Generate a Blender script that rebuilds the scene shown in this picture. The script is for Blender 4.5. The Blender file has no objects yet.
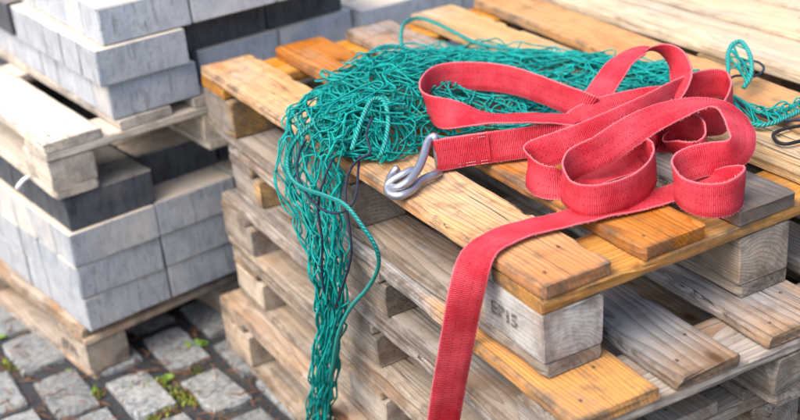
import bpy, bmesh, math, random
from mathutils import Vector, Matrix, noise

S = bpy.context.scene
COL = S.collection
T = 0.644                      # height of the top deck of the pallet stack above the ground

# ------------------------------------------------------------------ camera
cd = bpy.data.cameras.new('camera'); cam = bpy.data.objects.new('camera', cd); COL.objects.link(cam)
cd.sensor_width = 36.0; cd.lens = 55.15; cd.clip_start = 0.05; cd.clip_end = 500
cam.matrix_world = Matrix(((0.86120471, 0.27980176, -0.42430817, -0.80459),
                           (-0.50163582, 0.33359962, -0.7981684, -1.14229),
                           (-0.08177987, 0.90023456, 0.42765615, 0.78424 + T),
                           (0, 0, 0, 1)))
cd.dof.use_dof = True; cd.dof.focus_distance = 1.87; cd.dof.aperture_fstop = 3.0
S.camera = cam

# ------------------------------------------------------------------ sky, sun, exposure
SUN_EL, SUN_AZ = math.radians(56), math.radians(-98)      # azimuth measured clockwise from +Y
wd = bpy.data.worlds.new('World'); S.world = wd; wd.use_nodes = True
nt = wd.node_tree
sky = nt.nodes.new('ShaderNodeTexSky'); sky.sky_type = 'NISHITA'; sky.sun_disc = False
sky.sun_elevation = SUN_EL; sky.sun_rotation = SUN_AZ
sky.air_density = 1.0; sky.dust_density = 4.0; sky.ozone_density = 1.0
bg = nt.nodes['Background']; bg.inputs['Strength'].default_value = 0.135
nt.links.new(sky.outputs[0], bg.inputs['Color'])
sl = bpy.data.lights.new('sun', 'SUN'); sl.energy = 1.3; sl.angle = math.radians(55); sl.color = (1.0, 0.95, 0.88)
sun = bpy.data.objects.new('sun', sl); COL.objects.link(sun)
sd = Vector((math.sin(SUN_AZ) * math.cos(SUN_EL), math.cos(SUN_AZ) * math.cos(SUN_EL), math.sin(SUN_EL)))
sun.rotation_euler = sd.to_track_quat('Z', 'Y').to_euler(); sun.location = (0, 0, 6)
vs = S.view_settings
vs.view_transform = 'Standard'; vs.look = 'None'; vs.gamma = 1.0; vs.exposure = 1.38; vs.use_curve_mapping = False
S.render.engine = 'CYCLES'

# ------------------------------------------------------------------ helpers
RNG = random.Random(7)

def mesh_obj(name, verts, faces, mat=None, parent=None, smooth=False, uvs=None):
    me = bpy.data.meshes.new(name); me.from_pydata(verts, [], faces); me.update()
    if mat: me.materials.append(mat)
    if smooth: me.polygons.foreach_set('use_smooth', [True] * len(me.polygons))
    if uvs:
        ul = me.uv_layers.new(name='uv')
        flat = [0.0] * (2 * len(me.loops))
        for l in me.loops:
            flat[2 * l.index], flat[2 * l.index + 1] = uvs[l.vertex_index]
        ul.data.foreach_set('uv', flat)
    o = bpy.data.objects.new(name, me); COL.objects.link(o)
    if parent: o.parent = parent
    return o

def tag(o, label=None, cat=None, group=None, kind=None):
    if label: o['label'] = label
    if cat: o['category'] = cat
    if group: o['group'] = group
    if kind: o['kind'] = kind
    return o

def empty(name, loc, rz=0.0):
    o = bpy.data.objects.new(name, None); COL.objects.link(o)
    o.location = loc; o.rotation_euler = (0, 0, rz); o.empty_display_size = 0.05
    return o

def spline(pts, per=8):
    """Catmull-Rom through a list of tuples of any length"""
    out = []; n = len(pts)
    for i in range(n - 1):
        p0 = pts[max(i - 1, 0)]; p1 = pts[i]; p2 = pts[i + 1]; p3 = pts[min(i + 2, n - 1)]
        for k in range(per):
            t = k / per; t2 = t * t; t3 = t2 * t
            out.append(tuple(0.5 * (2 * b + (c - a) * t + (2 * a - 5 * b + 4 * c - d) * t2 + (3 * b - a - 3 * c + d) * t3)
                             for a, b, c, d in zip(p0, p1, p2, p3)))
    out.append(tuple(pts[-1]))
    return out

class Tubes:
    """collects swept tubes into one mesh"""
    def __init__(self): self.v = []; self.f = []; self.uv = []
    def add(self, pts, r, sides=5, cap=True):
        pts = [Vector(p) for p in pts]; n = len(pts); b0 = len(self.v)
        t = (pts[1] - pts[0]).normalized()
        a = t.orthogonal().normalized(); L = 0.0
        for i, p in enumerate(pts):
            if i: L += (p - pts[i - 1]).length
            t2 = (pts[min(i + 1, n - 1)] - pts[max(i - 1, 0)])
            if t2.length > 1e-9: t = t2.normalized()
            a = (a - t * a.dot(t))
            a = a.normalized() if a.length > 1e-6 else t.orthogonal().normalized()
            b = t.cross(a)
            rr = r(i / (n - 1)) if callable(r) else r
            for k in range(sides):
                th = 2 * math.pi * k / sides
                self.v.append(p + (a * math.cos(th) + b * math.sin(th)) * rr); self.uv.append((L, k / sides))
        for i in range(n - 1):
            for k in range(sides):
                k2 = (k + 1) % sides
                self.f.append((b0 + i * sides + k, b0 + i * sides + k2, b0 + (i + 1) * sides + k2, b0 + (i + 1) * sides + k))
        if cap:
            self.f.append(tuple(b0 + k for k in reversed(range(sides))))
            self.f.append(tuple(b0 + (n - 1) * sides + k for k in range(sides)))
    def blob(self, c, r):
        b0 = len(self.v); c = Vector(c)
        for d in ((1, 0, 0), (-1, 0, 0), (0, 1, 0), (0, -1, 0), (0, 0, 1), (0, 0, -1)):
            self.v.append(c + Vector(d) * r); self.uv.append((0, 0))
        for f in ((0, 2, 4), (2, 1, 4), (1, 3, 4), (3, 0, 4), (2, 0, 5), (1, 2, 5), (3, 1, 5), (0, 3, 5)):
            self.f.append(tuple(b0 + k for k in f))
    def build(self, name, mat, parent=None):
        return mesh_obj(name, self.v, self.f, mat, parent, True, self.uv)

# ------------------------------------------------------------------ materials
class NT:
    def __init__(self, name):
        self.m = bpy.data.materials.new(name); self.m.use_nodes = True
        self.t = self.m.node_tree; self.b = self.t.nodes['Principled BSDF']
    def n(self, kind, **kw):
        o = self.t.nodes.new('ShaderNode' + kind)
        for k, v in kw.items():
            if k.startswith('i_'):
                key = k[2:]; o.inputs[int(key) if key.isdigit() else key.replace('_', ' ')].default_value = v
            else: setattr(o, k, v)
        return o
    def l(self, a, b): self.t.links.new(a, b)
    def math(self, op, a, b=None, clamp=False):
        o = self.n('Math', operation=op, use_clamp=clamp)
        for i, x in enumerate((a, b)):
            if x is None: continue
            if isinstance(x, (int, float)): o.inputs[i].default_value = x
            else: self.l(x, o.inputs[i])
        return o.outputs[0]
    def vmath(self, op, a, b):
        o = self.n('VectorMath', operation=op)
        for i, x in enumerate((a, b)):
            if isinstance(x, tuple): o.inputs[i].default_value = x
            else: self.l(x, o.inputs[i])
        return o.outputs[0]
    def noise(self, vec, scale=1.0, detail=4.0, rough=0.55, dist=0.0):
        o = self.n('TexNoise'); o.inputs['Scale'].default_value = scale; o.inputs['Detail'].default_value = detail
        o.inputs['Roughness'].default_value = rough; o.inputs['Distortion'].default_value = dist
        self.l(vec, o.inputs['Vector']); return o.outputs['Fac']
    def ramp(self, fac, lo, hi):
        o = self.n('MapRange', clamp=True); o.inputs['From Min'].default_value = lo; o.inputs['From Max'].default_value = hi
        self.l(fac, o.inputs['Value']); return o.outputs['Result']
    def mix(self, fac, a, b, blend='MIX'):
        o = self.n('Mix', data_type='RGBA', blend_type=blend)
        ins = [i for i in o.inputs if i.enabled]
        for sock, x in ((o.inputs[0], fac), (o.inputs[6], a), (o.inputs[7], b)):
            if isinstance(x, (int, float)): sock.default_value = x
            elif isinstance(x, tuple): sock.default_value = (*x[:3], 1.0)
            else: self.l(x, sock)
        return o.outputs[2]
    def bump(self, h, strength, dist, prev=None):
        o = self.n('Bump'); o.inputs['Strength'].default_value = strength; o.inputs['Distance'].default_value = dist
        self.l(h, o.inputs['Height'])
        if prev: self.l(prev, o.inputs['Normal'])
        return o.outputs['Normal']

def wood(name, light, dark, weather, wamt=0.5, end=None, end_pos=0.2, end_soft=0.12, knots=1.0, rough=0.75, crack=0.5, ring=0.0075, ringamt=0.55, stain=(0.10, 0.075, 0.055), stainamt=0.45):
    """sawn softwood: growth rings cut through the solid, fibre, grey weathering, knots, cracks.
    Local Y is the grain; 'end' is the tone of the piece near its local Y = 0 end."""
    N = NT(name)
    tc = N.n('TexCoord'); oi = N.n('ObjectInfo')
    P = tc.outputs['Object']
    sep = N.n('SeparateXYZ'); N.l(P, sep.inputs[0])
    rv = N.n('CombineXYZ')
    r1 = N.math('MULTIPLY', oi.outputs['Random'], 37.0); r2 = N.math('MULTIPLY', oi.outputs['Random'], 91.0); r3 = N.math('MULTIPLY', oi.outputs['Random'], 53.0)
    for i, r in enumerate((r1, r2, r3)): N.l(r, rv.inputs[i])
    Q = N.vmath('ADD', P, rv.outputs[0])
    # rings
    wv = N.n('TexNoise'); wv.inputs['Scale'].default_value = 1.0; wv.inputs['Detail'].default_value = 2.0
    N.l(N.vmath('MULTIPLY', Q, (9.0, 1.6, 9.0)), wv.inputs['Vector'])
    warp = N.vmath('MULTIPLY', N.vmath('SUBTRACT', wv.outputs['Color'], (0.5, 0.5, 0.5)), (0.075, 0.0, 0.075))
    px = N.math('MULTIPLY', N.math('SUBTRACT', N.math('FRACT', r1), 0.5), 0.14)
    pz = N.math('SUBTRACT', N.math('MULTIPLY', N.math('FRACT', r2), -0.05), 0.008)
    pv = N.n('CombineXYZ'); N.l(px, pv.inputs[0]); N.l(pz, pv.inputs[2])
    rp = N.vmath('MULTIPLY', N.vmath('ADD', N.vmath('SUBTRACT', P, pv.outputs[0]), warp), (1.0, 0.0, 1.0))
    ln = N.n('VectorMath', operation='LENGTH'); N.l(rp, ln.inputs[0])
    ph = N.math('FRACT', N.math('DIVIDE', ln.outputs['Value'], ring))
    rings = N.math('POWER', ph, 2.2)
    # fibre and streaks
    fib = N.noise(N.vmath('MULTIPLY', Q, (420.0, 9.0, 420.0)), 1.0, 3.0, 0.6)
    stk = N.noise(N.vmath('MULTIPLY', Q, (70.0, 1.5, 70.0)), 1.0, 4.0, 0.6)
    big = N.noise(N.vmath('MULTIPLY', Q, (9.0, 2.6, 9.0)), 1.0, 5.0, 0.62)
    blot = N.noise(Q, 26.0, 6.0, 0.65)
    tone = N.math('ADD', N.math('MULTIPLY', rings, ringamt), N.math('MULTIPLY', stk, 0.5))
    col = N.mix(N.ramp(tone, 0.1, 0.85), light, dark)
    if end:
        e = N.math('ADD', sep.outputs[1], N.math('MULTIPLY', N.math('SUBTRACT', big, 0.5), 0.2))
        e = N.math('ADD', e, N.math('MULTIPLY', N.math('SUBTRACT', stk, 0.5), 0.16))
        ef = N.ramp(e, end_pos + end_soft, end_pos - end_soft)
        ec = N.mix(N.ramp(tone, 0.1, 0.85), end, tuple(c * 0.55 for c in end))
    wf = N.math('MULTIPLY', N.ramp(N.math('ADD', big, N.math('MULTIPLY', stk, 0.35)), 0.80 - wamt * 0.55, 1.02 - wamt * 0.40), 0.92)
    wcol = N.mix(N.ramp(N.math('ADD', N.math('MULTIPLY', rings, 0.55), N.math('MULTIPLY', stk, 0.6)), 0.15, 0.9), weather, tuple(c * 0.5 for c in weather))
    col = N.mix(wf, col, wcol)
    if end: col = N.mix(ef, col, ec)
    col = N.mix(N.math('MULTIPLY', N.ramp(blot, 0.50, 0.69), stainamt), col, stain)
    col = N.mix(N.math('MULTIPLY', N.ramp(fib, 0.45, 0.72), 0.38), col, tuple(c * 0.35 for c in dark))
    damp = N.noise(N.vmath('MULTIPLY', Q, (11.0, 3.2, 11.0)), 1.0, 4.0, 0.65, 0.6)
    col = N.mix(N.math('MULTIPLY', N.ramp(damp, 0.50, 0.64), min(1.0, stainamt * 1.3)), col, tuple(c * w for c, w in zip(dark, (0.95, 0.74, 0.55))))
    col = N.mix(N.math('MULTIPLY', N.ramp(stk, 0.57, 0.72), 0.30 + 0.3 * stainamt), col, tuple(c * 0.40 for c in dark))
    ar = N.n('Attribute', attribute_name='arris')
    arf = N.math('MULTIPLY', ar.outputs['Fac'], N.ramp(N.math('ADD', N.math('MULTIPLY', blot, 0.6), N.math('MULTIPLY', big, 0.5)), 0.42, 0.66))
    col = N.mix(N.math('MULTIPLY', arf, min(1.0, 0.35 + stainamt)), col, stain)
    # knots
    vo = N.n('TexVoronoi', feature='F1'); vo.inputs['Scale'].default_value = 1.0
    N.l(N.vmath('ADD', N.vmath('MULTIPLY', Q, (8.5, 4.2, 6.0)), N.vmath('MULTIPLY', warp, (3.0, 3.0, 3.0))), vo.inputs['Vector'])
    kd = N.math('ADD', vo.outputs['Distance'], N.math('MULTIPLY', N.math('SUBTRACT', blot, 0.5), 0.05))
    kc = N.n('SeparateXYZ'); N.l(vo.outputs['Color'], kc.inputs[0])
    sel = N.math('GREATER_THAN', kc.outputs[0], 1.0 - 0.42 * knots)
    halo = N.math('MULTIPLY', N.ramp(kd, 0.24, 0.08), sel)
    core = N.math('MULTIPLY', N.ramp(kd, 0.105, 0.06), sel)
    col = N.mix(N.math('MULTIPLY', halo, 0.45), col, tuple(c * w for c, w in zip(dark, (1.0, 0.75, 0.6))))
    col = N.mix(N.math('MULTIPLY', core, 0.85), col, (0.10, 0.045, 0.02))
    # drying cracks
    ck = N.noise(N.vmath('MULTIPLY', Q, (55.0, 1.1, 55.0)), 1.0, 2.0, 0.5, 0.4)
    ckl = N.math('ABSOLUTE', N.math('SUBTRACT', ck, 0.5))
    ckm = N.math('MULTIPLY', N.ramp(ckl, 0.010, 0.002), N.ramp(N.noise(N.vmath('MULTIPLY', Q, (6.0, 2.0, 6.0)), 1.0, 1.0), 0.64 - 0.2 * crack, 0.72 - 0.2 * crack))
    col = N.mix(N.math('MULTIPLY', ckm, 0.8), col, (0.03, 0.022, 0.016))
    # piece to piece variation
    hv = N.n('HueSaturation'); N.l(col, hv.inputs['Color'])
    N.l(N.math('ADD', 0.82, N.math('MULTIPLY', N.math('FRACT', r3), 0.34)), hv.inputs['Value'])
    N.l(N.math('ADD', 0.85, N.math('MULTIPLY', N.math('FRACT', r2), 0.3)), hv.inputs['Saturation'])
    N.l(hv.outputs[0], N.b.inputs['Base Color'])
    N.l(N.math('ADD', rough - 0.1, N.math('MULTIPLY', blot, 0.25)), N.b.inputs['Roughness'])
    N.b.inputs['Specular IOR Level'].default_value = 0.16
    h = N.math('ADD', N.math('MULTIPLY', fib, 0.5), N.math('SUBTRACT', N.math('MULTIPLY', stk, 0.7), N.math('MULTIPLY', ckm, 1.5)))
    h = N.math('SUBTRACT', h, N.math('MULTIPLY', rings, 0.35))
    N.l(N.bump(h, 0.55, 0.0022), N.b.inputs['Normal'])
    return N.m

M = {}
M['honey'] = wood('wood_honey', (0.63, 0.385, 0.175), (0.42, 0.20, 0.065), (0.50, 0.40, 0.29), 0.35, end=(0.56, 0.25, 0.095), end_pos=0.17, knots=0.9, stainamt=0.55)
M['orange'] = wood('wood_orange', (0.60, 0.285, 0.125), (0.40, 0.15, 0.05), (0.50, 0.40, 0.32), 0.22, knots=1.0)
M['stained'] = wood('wood_stained', (0.56, 0.34, 0.17), (0.34, 0.18, 0.08), (0.30, 0.29, 0.28), 0.6, end=(0.15, 0.135, 0.125), end_pos=0.13, end_soft=0.1, knots=1.4, stainamt=0.75)
M['golden'] = wood('wood_golden', (0.58, 0.31, 0.105), (0.42, 0.18, 0.045), (0.48, 0.36, 0.22), 0.15, knots=0.5, rough=0.6)
M['golden_grey'] = wood('wood_golden_grey', (0.44, 0.40, 0.36), (0.25, 0.215, 0.18), (0.42, 0.40, 0.385), 0.7, end=(0.58, 0.255, 0.045), end_pos=0.34, end_soft=0.06, knots=1.0, stainamt=0.6)
M['pale'] = wood('wood_pale', (0.64, 0.46, 0.26), (0.48, 0.28, 0.12), (0.56, 0.48, 0.39), 0.35, knots=0.4, stainamt=0.2, ringamt=0.4)
M['pale_haze'] = wood('wood_pale_haze', (0.56, 0.45, 0.32), (0.43, 0.30, 0.17), (0.50, 0.43, 0.35), 0.3, knots=0.3, stainamt=0.12, ringamt=0.35)  # veiling haze over the right-hand stack is painted into this pale wood colour
M['white'] = wood('wood_whitish', (0.72, 0.64, 0.53), (0.58, 0.46, 0.33), (0.66, 0.61, 0.55), 0.35, knots=0.3, stainamt=0.22, ringamt=0.35)
M['grey'] = wood('wood_grey', (0.48, 0.385, 0.29), (0.27, 0.195, 0.13), (0.42, 0.385, 0.35), 0.75, knots=0.9, crack=0.9, ring=0.009)
M['grey_brown'] = wood('wood_grey_brown', (0.40, 0.375, 0.35), (0.19, 0.165, 0.14), (0.40, 0.395, 0.39), 0.9, end=(0.45, 0.26, 0.13), end_pos=0.045, end_soft=0.07, knots=1.2, crack=1.0, ring=0.010, ringamt=0.75)
M['beige'] = wood('wood_beige', (0.55, 0.41, 0.275), (0.36, 0.24, 0.14), (0.47, 0.405, 0.335), 0.6, knots=0.7, crack=0.6)
M['block_white'] = wood('wood_block_white', (0.52, 0.48, 0.43), (0.35, 0.31, 0.27), (0.49, 0.475, 0.46), 0.75, knots=0.2, crack=0.7, stainamt=0.4, ring=0.006)
M['block_grey'] = wood('wood_block_grey', (0.43, 0.36, 0.285), (0.25, 0.19, 0.135), (0.38, 0.355, 0.325), 0.6, knots=0.5, crack=0.9, ring=0.006, ringamt=0.75)
M['block_chipped'] = wood('wood_block_chipped', (0.43, 0.36, 0.285), (0.25, 0.19, 0.135), (0.38, 0.355, 0.325), 0.6, end=(0.62, 0.36, 0.12), end_pos=0.012, end_soft=0.02, knots=0.3, crack=0.9, ring=0.006, ringamt=0.7)
M['block_pale'] = wood('wood_block_pale', (0.60, 0.50, 0.39), (0.44, 0.34, 0.24), (0.52, 0.47, 0.41), 0.5, knots=0.3, stainamt=0.3, ring=0.006)

def concrete(name, base, light, cream, cream_amt, top_cream):
    N = NT(name); tc = N.n('TexCoord'); oi = N.n('ObjectInfo'); P = tc.outputs['Object']
    rv = N.n('CombineXYZ')
    for i, k in enumerate((37.0, 71.0, 113.0)): N.l(N.math('MULTIPLY', oi.outputs['Random'], k), rv.inputs[i])
    Q = N.vmath('ADD', P, rv.outputs[0])
    stk = N.noise(N.vmath('MULTIPLY', Q, (55.0, 55.0, 11.0)), 1.0, 5.0, 0.65, 0.5)
    blo = N.noise(Q, 24.0, 6.0, 0.7); fine = N.noise(Q, 190.0, 3.0, 0.7); wide = N.noise(Q, 6.0, 3.0, 0.5)
    c = N.mix(N.ramp(N.math('ADD', N.math('MULTIPLY', stk, 0.6), N.math('MULTIPLY', blo, 0.5)), 0.44, 0.68), base, light)
    c = N.mix(N.math('MULTIPLY', N.ramp(stk, 0.55, 0.66), 0.7), c, tuple(k * 0.45 for k in base))
    c = N.mix(N.math('MULTIPLY', N.ramp(N.noise(Q, 48.0, 6.0, 0.75), 0.53, 0.66), 0.6), c, tuple(k * 0.5 for k in base))
    c = N.mix(N.math('MULTIPLY', N.ramp(fine, 0.35, 0.65), 0.22), c, tuple(k * 0.45 for k in base))
    c = N.mix(N.math('MULTIPLY', N.ramp(wide, 0.62 - cream_amt * 0.3, 0.80 - cream_amt * 0.3), min(1.0, cream_amt * 1.6)), c, cream)
    # jointing sand lying on the upward side
    sp = N.n('SeparateXYZ'); N.l(tc.outputs['Normal'], sp.inputs[0])
    N.l(N.mix(N.math('MULTIPLY', N.math('MULTIPLY', N.ramp(sp.outputs[2], 0.3, 0.8), top_cream), N.ramp(blo, 0.25, 0.5)), c, (0.60, 0.50, 0.38)), N.b.inputs['Base Color'])
    N.b.inputs['Roughness'].default_value = 0.88; N.b.inputs['Specular IOR Level'].default_value = 0.25
    h = N.math('ADD', N.math('MULTIPLY', fine, 0.5), N.math('ADD', blo, stk))
    N.l(N.bump(h, 0.6, 0.003), N.b.inputs['Normal'])
    return N.m
M['paver_blue'] = concrete('paver_blue_grey', (0.295, 0.315, 0.338), (0.51, 0.53, 0.555), (0.62, 0.55, 0.46), 0.25, 0.9)
M['paver_light'] = concrete('paver_light_grey', (0.36, 0.385, 0.415), (0.56, 0.58, 0.605), (0.66, 0.60, 0.52), 0.3, 0.85)
M['paver_cream'] = concrete('paver_cream', (0.36, 0.37, 0.385), (0.54, 0.545, 0.55), (0.62, 0.55, 0.46), 0.5, 0.9)
M['paver_dark'] = concrete('paver_charcoal', (0.045, 0.05, 0.057), (0.12, 0.127, 0.14), (0.36, 0.33, 0.29), 0.10, 0.25)
M['paver_dark_sand'] = concrete('paver_charcoal_sandy', (0.045, 0.05, 0.057), (0.12, 0.127, 0.14), (0.36, 0.33, 0.29), 0.10, 0.85)

def plain(name, col, rough=0.6, metal=0.0, var=0.3, scale=40.0, bump=0.0, sheen=0.0):
    N = NT(name); tc = N.n('TexCoord')
    f = N.noise(tc.outputs['Object'], scale, 5.0, 0.6)
    N.l(N.mix(N.ramp(f, 0.3, 0.7), tuple(c * (1 - var) for c in col), tuple(min(1, c * (1 + var)) for c in col)), N.b.inputs['Base Color'])
    N.b.inputs['Roughness'].default_value = rough; N.b.inputs['Metallic'].default_value = metal
    N.b.inputs['Sheen Weight'].default_value = sheen
    if not metal: N.b.inputs['Specular IOR Level'].default_value = 0.25
    if bump: N.l(N.bump(f, bump, 0.002), N.b.inputs['Normal'])
    return N.m
M['twine'] = plain('teal_twine', (0.0, 0.235, 0.21), 0.6, 0, 0.45, 60.0, 0.0)
M['cord'] = plain('navy_cord', (0.018, 0.024, 0.045), 0.6, 0, 0.4, 120.0)
M['black'] = plain('black_elastic', (0.013, 0.013, 0.016), 0.6, 0, 0.4, 120.0)
M['zinc'] = plain('zinc_plated_steel', (0.36, 0.365, 0.395), 0.42, 0.85, 0.14, 90.0, 0.25)
M['nail'] = plain('rusty_nail', (0.16, 0.09, 0.06), 0.7, 0.4, 0.5, 200.0)
def ink_mat():
    N = NT('branding_ink'); tc = N.n('TexCoord'); P = tc.outputs['Object']
    f = N.noise(N.vmath('MULTIPLY', P, (60.0, 330.0, 200.0)), 1.0, 4.0, 0.7)
    N.b.inputs['Base Color'].default_value = (0.09, 0.075, 0.075, 1); N.b.inputs['Roughness'].default_value = 0.9
    N.l(N.math('MULTIPLY', N.ramp(f, 0.62, 0.42), 0.85), N.b.inputs['Alpha'])
    return N.m
M['ink'] = ink_mat()
M['plastic'] = plain('white_plastic', (0.75, 0.75, 0.76), 0.5)
M['thread'] = plain('pale_thread', (0.62, 0.24, 0.26), 0.8)
M['moss'] = plain('green_moss', (0.135, 0.155, 0.022), 0.9, 0, 0.55, 50.0)
M['leaf'] = plain('weed_leaf', (0.13, 0.24, 0.03), 0.6, 0, 0.35, 80.0)
M['needle'] = plain('dry_pine_needle', (0.19, 0.085, 0.04), 0.8, 0, 0.5, 30.0)
M['grit'] = plain('dark_grit', (0.028, 0.032, 0.04), 0.85, 0, 0.6, 60.0)

def rope_mat():
    N = NT('teal_rope'); uv = N.n('UVMap'); sp = N.n('SeparateXYZ'); N.l(uv.outputs[0], sp.inputs[0])
    ph = N.math('ADD', N.math('MULTIPLY', sp.outputs[0], 150.0), N.math('MULTIPLY', sp.outputs[1], 3.0))
    w = N.math('ABSOLUTE', N.math('SINE', N.math('MULTIPLY', ph, math.pi)))
    tc = N.n('TexCoord'); f = N.noise(tc.outputs['Object'], 70.0)
    c = N.mix(N.ramp(w, 0.0, 0.8), (0.0, 0.12, 0.105), (0.005, 0.30, 0.265))
    N.l(N.mix(N.math('MULTIPLY', N.ramp(f, 0.5, 0.75), 0.3), c, (0.10, 0.40, 0.36)), N.b.inputs['Base Color'])
    N.b.inputs['Roughness'].default_value = 0.5
    N.l(N.bump(w, 1.0, 0.0016), N.b.inputs['Normal'])
    return N.m
M['rope'] = rope_mat()

def webbing_mat():
    N = NT('red_webbing'); uv = N.n('UVMap'); sp = N.n('SeparateXYZ'); N.l(uv.outputs[0], sp.inputs[0])
    L, V = sp.outputs[0], sp.outputs[1]
    tc = N.n('TexCoord'); P = tc.outputs['Object']
    wob = N.noise(P, 30.0, 3.0)
    rib = N.math('SINE', N.math('MULTIPLY', N.math('ADD', L, N.math('MULTIPLY', wob, 0.0012)), 2 * math.pi / 0.0030))
    warpw = N.math('SINE', N.math('MULTIPLY', V, 2 * math.pi * 16))
    weave = N.math('MULTIPLY', N.math('ADD', rib, 1.0), 0.5)
    big = N.noise(P, 14.0, 6.0, 0.68); fuzz = N.noise(P, 420.0, 3.0, 0.7)
    c = N.mix(N.ramp(big, 0.35, 0.68), (0.48, 0.014, 0.028), (0.66, 0.072, 0.095))
    c = N.mix(N.math('MULTIPLY', N.ramp(N.math('ADD', weave, N.math('MULTIPLY', N.math('SUBTRACT', wob, 0.5), 1.2)), 0.6, 0.0), 0.4), c, (0.24, 0.006, 0.016))
    c = N.mix(N.math('MULTIPLY', N.ramp(fuzz, 0.55, 0.8), 0.18), c, (0.72, 0.16, 0.19))
    # rows of darker weave dots along the band
    d1 = N.math('ABSOLUTE', N.math('SUBTRACT', N.math('FRACT', N.math('MULTIPLY', V, 4.0)), 0.5))
    d2 = N.math('ABSOLUTE', N.math('SUBTRACT', N.math('FRACT', N.math('DIVIDE', L, 0.0085)), 0.5))
    dot = N.math('MULTIPLY', N.ramp(d1, 0.085, 0.04), N.ramp(d2, 0.26, 0.16))
    c = N.mix(N.math('MULTIPLY', dot, 0.5), c, (0.24, 0.012, 0.022))
    # frayed paler selvedge, grey dirt
    ed = N.math('ABSOLUTE', N.math('SUBTRACT', V, 0.5))
    c = N.mix(N.math('MULTIPLY', N.ramp(ed, 0.455, 0.485), 0.5), c, (0.74, 0.24, 0.27))
    dirt = N.noise(N.vmath('MULTIPLY', P, (1.0, 1.0, 1.0)), 22.0, 6.0, 0.7)
    c = N.mix(N.math('MULTIPLY', N.ramp(dirt, 0.56, 0.80), 0.40), c, (0.20, 0.075, 0.07))
    N.l(c, N.b.inputs['Base Color'])
    N.b.inputs['Roughness'].default_value = 0.62; N.b.inputs['Sheen Weight'].default_value = 0.0
    N.b.inputs['Specular IOR Level'].default_value = 0.15
    h = N.math('ADD', rib, N.math('ADD', N.math('MULTIPLY', warpw, 0.08), N.math('SUBTRACT', N.math('MULTIPLY', fuzz, 1.2), N.math('MULTIPLY', dot, 1.2))))
    N.l(N.bump(h, 0.8, 0.0006), N.b.inputs['Normal'])
    return N.m
M['webbing'] = webbing_mat()

def granite_mat():
    N = NT('granite_sett'); tc = N.n('TexCoord'); oi = N.n('ObjectInfo'); P = N.vmath('MULTIPLY', tc.outputs['Object'], (0.098, 0.172, 0.012))
    rv = N.n('CombineXYZ')
    for i, k in enumerate((37.0, 71.0, 113.0)): N.l(N.math('MULTIPLY', oi.outputs['Random'], k), rv.inputs[i])
    Q = N.vmath('ADD', P, rv.outputs[0])
    g = N.noise(Q, 75.0, 6.0, 0.8); b = N.noise(Q, 22.0, 5.0, 0.6); f = N.noise(Q, 420.0, 2.0, 0.6)
    c = N.mix(N.ramp(g, 0.41, 0.59), (0.10, 0.108, 0.112), (0.29, 0.30, 0.295))
    c = N.mix(N.math('MULTIPLY', N.ramp(f, 0.55, 0.68), 0.6), c, (0.06, 0.06, 0.065))
    c = N.mix(N.math('MULTIPLY', N.ramp(b, 0.45, 0.75), 0.45), c, (0.42, 0.40, 0.34))
    hv = N.n('HueSaturation'); N.l(c, hv.inputs['Color'])
    N.l(N.math('ADD', 0.78, N.math('MULTIPLY', oi.outputs['Random'], 0.4)), hv.inputs['Value'])
    N.l(hv.outputs[0], N.b.inputs['Base Color']); N.b.inputs['Roughness'].default_value = 0.85
    N.l(N.bump(N.math('ADD', g, N.math('MULTIPLY', b, 2.0)), 0.7, 0.004), N.b.inputs['Normal'])
    return N.m
M['granite'] = granite_mat()

def soil_mat():
    N = NT('dark_joint_soil'); tc = N.n('TexCoord'); P = tc.outputs['Object']
    a = N.noise(P, 120.0, 5.0, 0.7); b = N.noise(P, 9.0, 5.0, 0.6)
    c = N.mix(N.ramp(a, 0.35, 0.7), (0.012, 0.014, 0.018), (0.06, 0.062, 0.068))
    c = N.mix(N.math('MULTIPLY', N.ramp(b, 0.52, 0.66), 0.6), c, (0.10, 0.072, 0.035))
    N.l(c, N.b.inputs['Base Color']); N.b.inputs['Roughness'].default_value = 0.9
    N.l(N.bump(a, 1.0, 0.006), N.b.inputs['Normal'])
    return N.m
M['soil'] = soil_mat()

# ------------------------------------------------------------------ the ground: joints, granite setts, moss, needles
g = mesh_obj('ground', [(-60, -60, 0), (60, -60, 0), (60, 60, 0), (-60, 60, 0)], [(0, 1, 2, 3)], M['soil'])
tag(g, 'paved yard of granite setts with dark mossy joints', kind='structure')

def sett_mesh(seed):
    r = random.Random(seed); ps_ = [-.5, -.455, -.25, 0, .25, .455, .5]; n = len(ps_) - 1
    bm = bmesh.new(); grid = {}
    for i in range(n + 1):
        for j in range(n + 1):
            x, y = ps_[i], ps_[j]
            edge = i in (0, n) or j in (0, n)
            corner = abs(x) > .4 and abs(y) > .4
            jit = .022 if edge else .012
            grid[i, j] = bm.verts.new((x * (.955 if corner else 1) + r.uniform(-jit, jit), y * (.965 if corner else 1) + r.uniform(-jit, jit), (.72 if edge else 1.0) + r.uniform(-.07, .07)))
    for i in range(n):
        for j in range(n):
            bm.faces.new((grid[i, j], grid[i + 1, j], grid[i + 1, j + 1], grid[i, j + 1]))
    rim = [grid[i, 0] for i in range(n)] + [grid[n, j] for j in range(n)] + [grid[n - i, n] for i in range(n)] + [grid[0, n - j] for j in range(n)]
    low = [bm.verts.new((v.co.x * 1.03, v.co.y * 1.02, -0.3)) for v in rim]
    for k in range(len(rim)):
        k2 = (k + 1) % len(rim)
        bm.faces.new((rim[k2], rim[k], low[k], low[k2]))
    me = bpy.data.meshes.new('sett'); bm.to_mesh(me); bm.free(); me.materials.append(M['granite'])
    return me
setts = [sett_mesh(k) for k in range(8)]
rs = random.Random(3)
joints = []
ang = math.radians(3)
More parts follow.
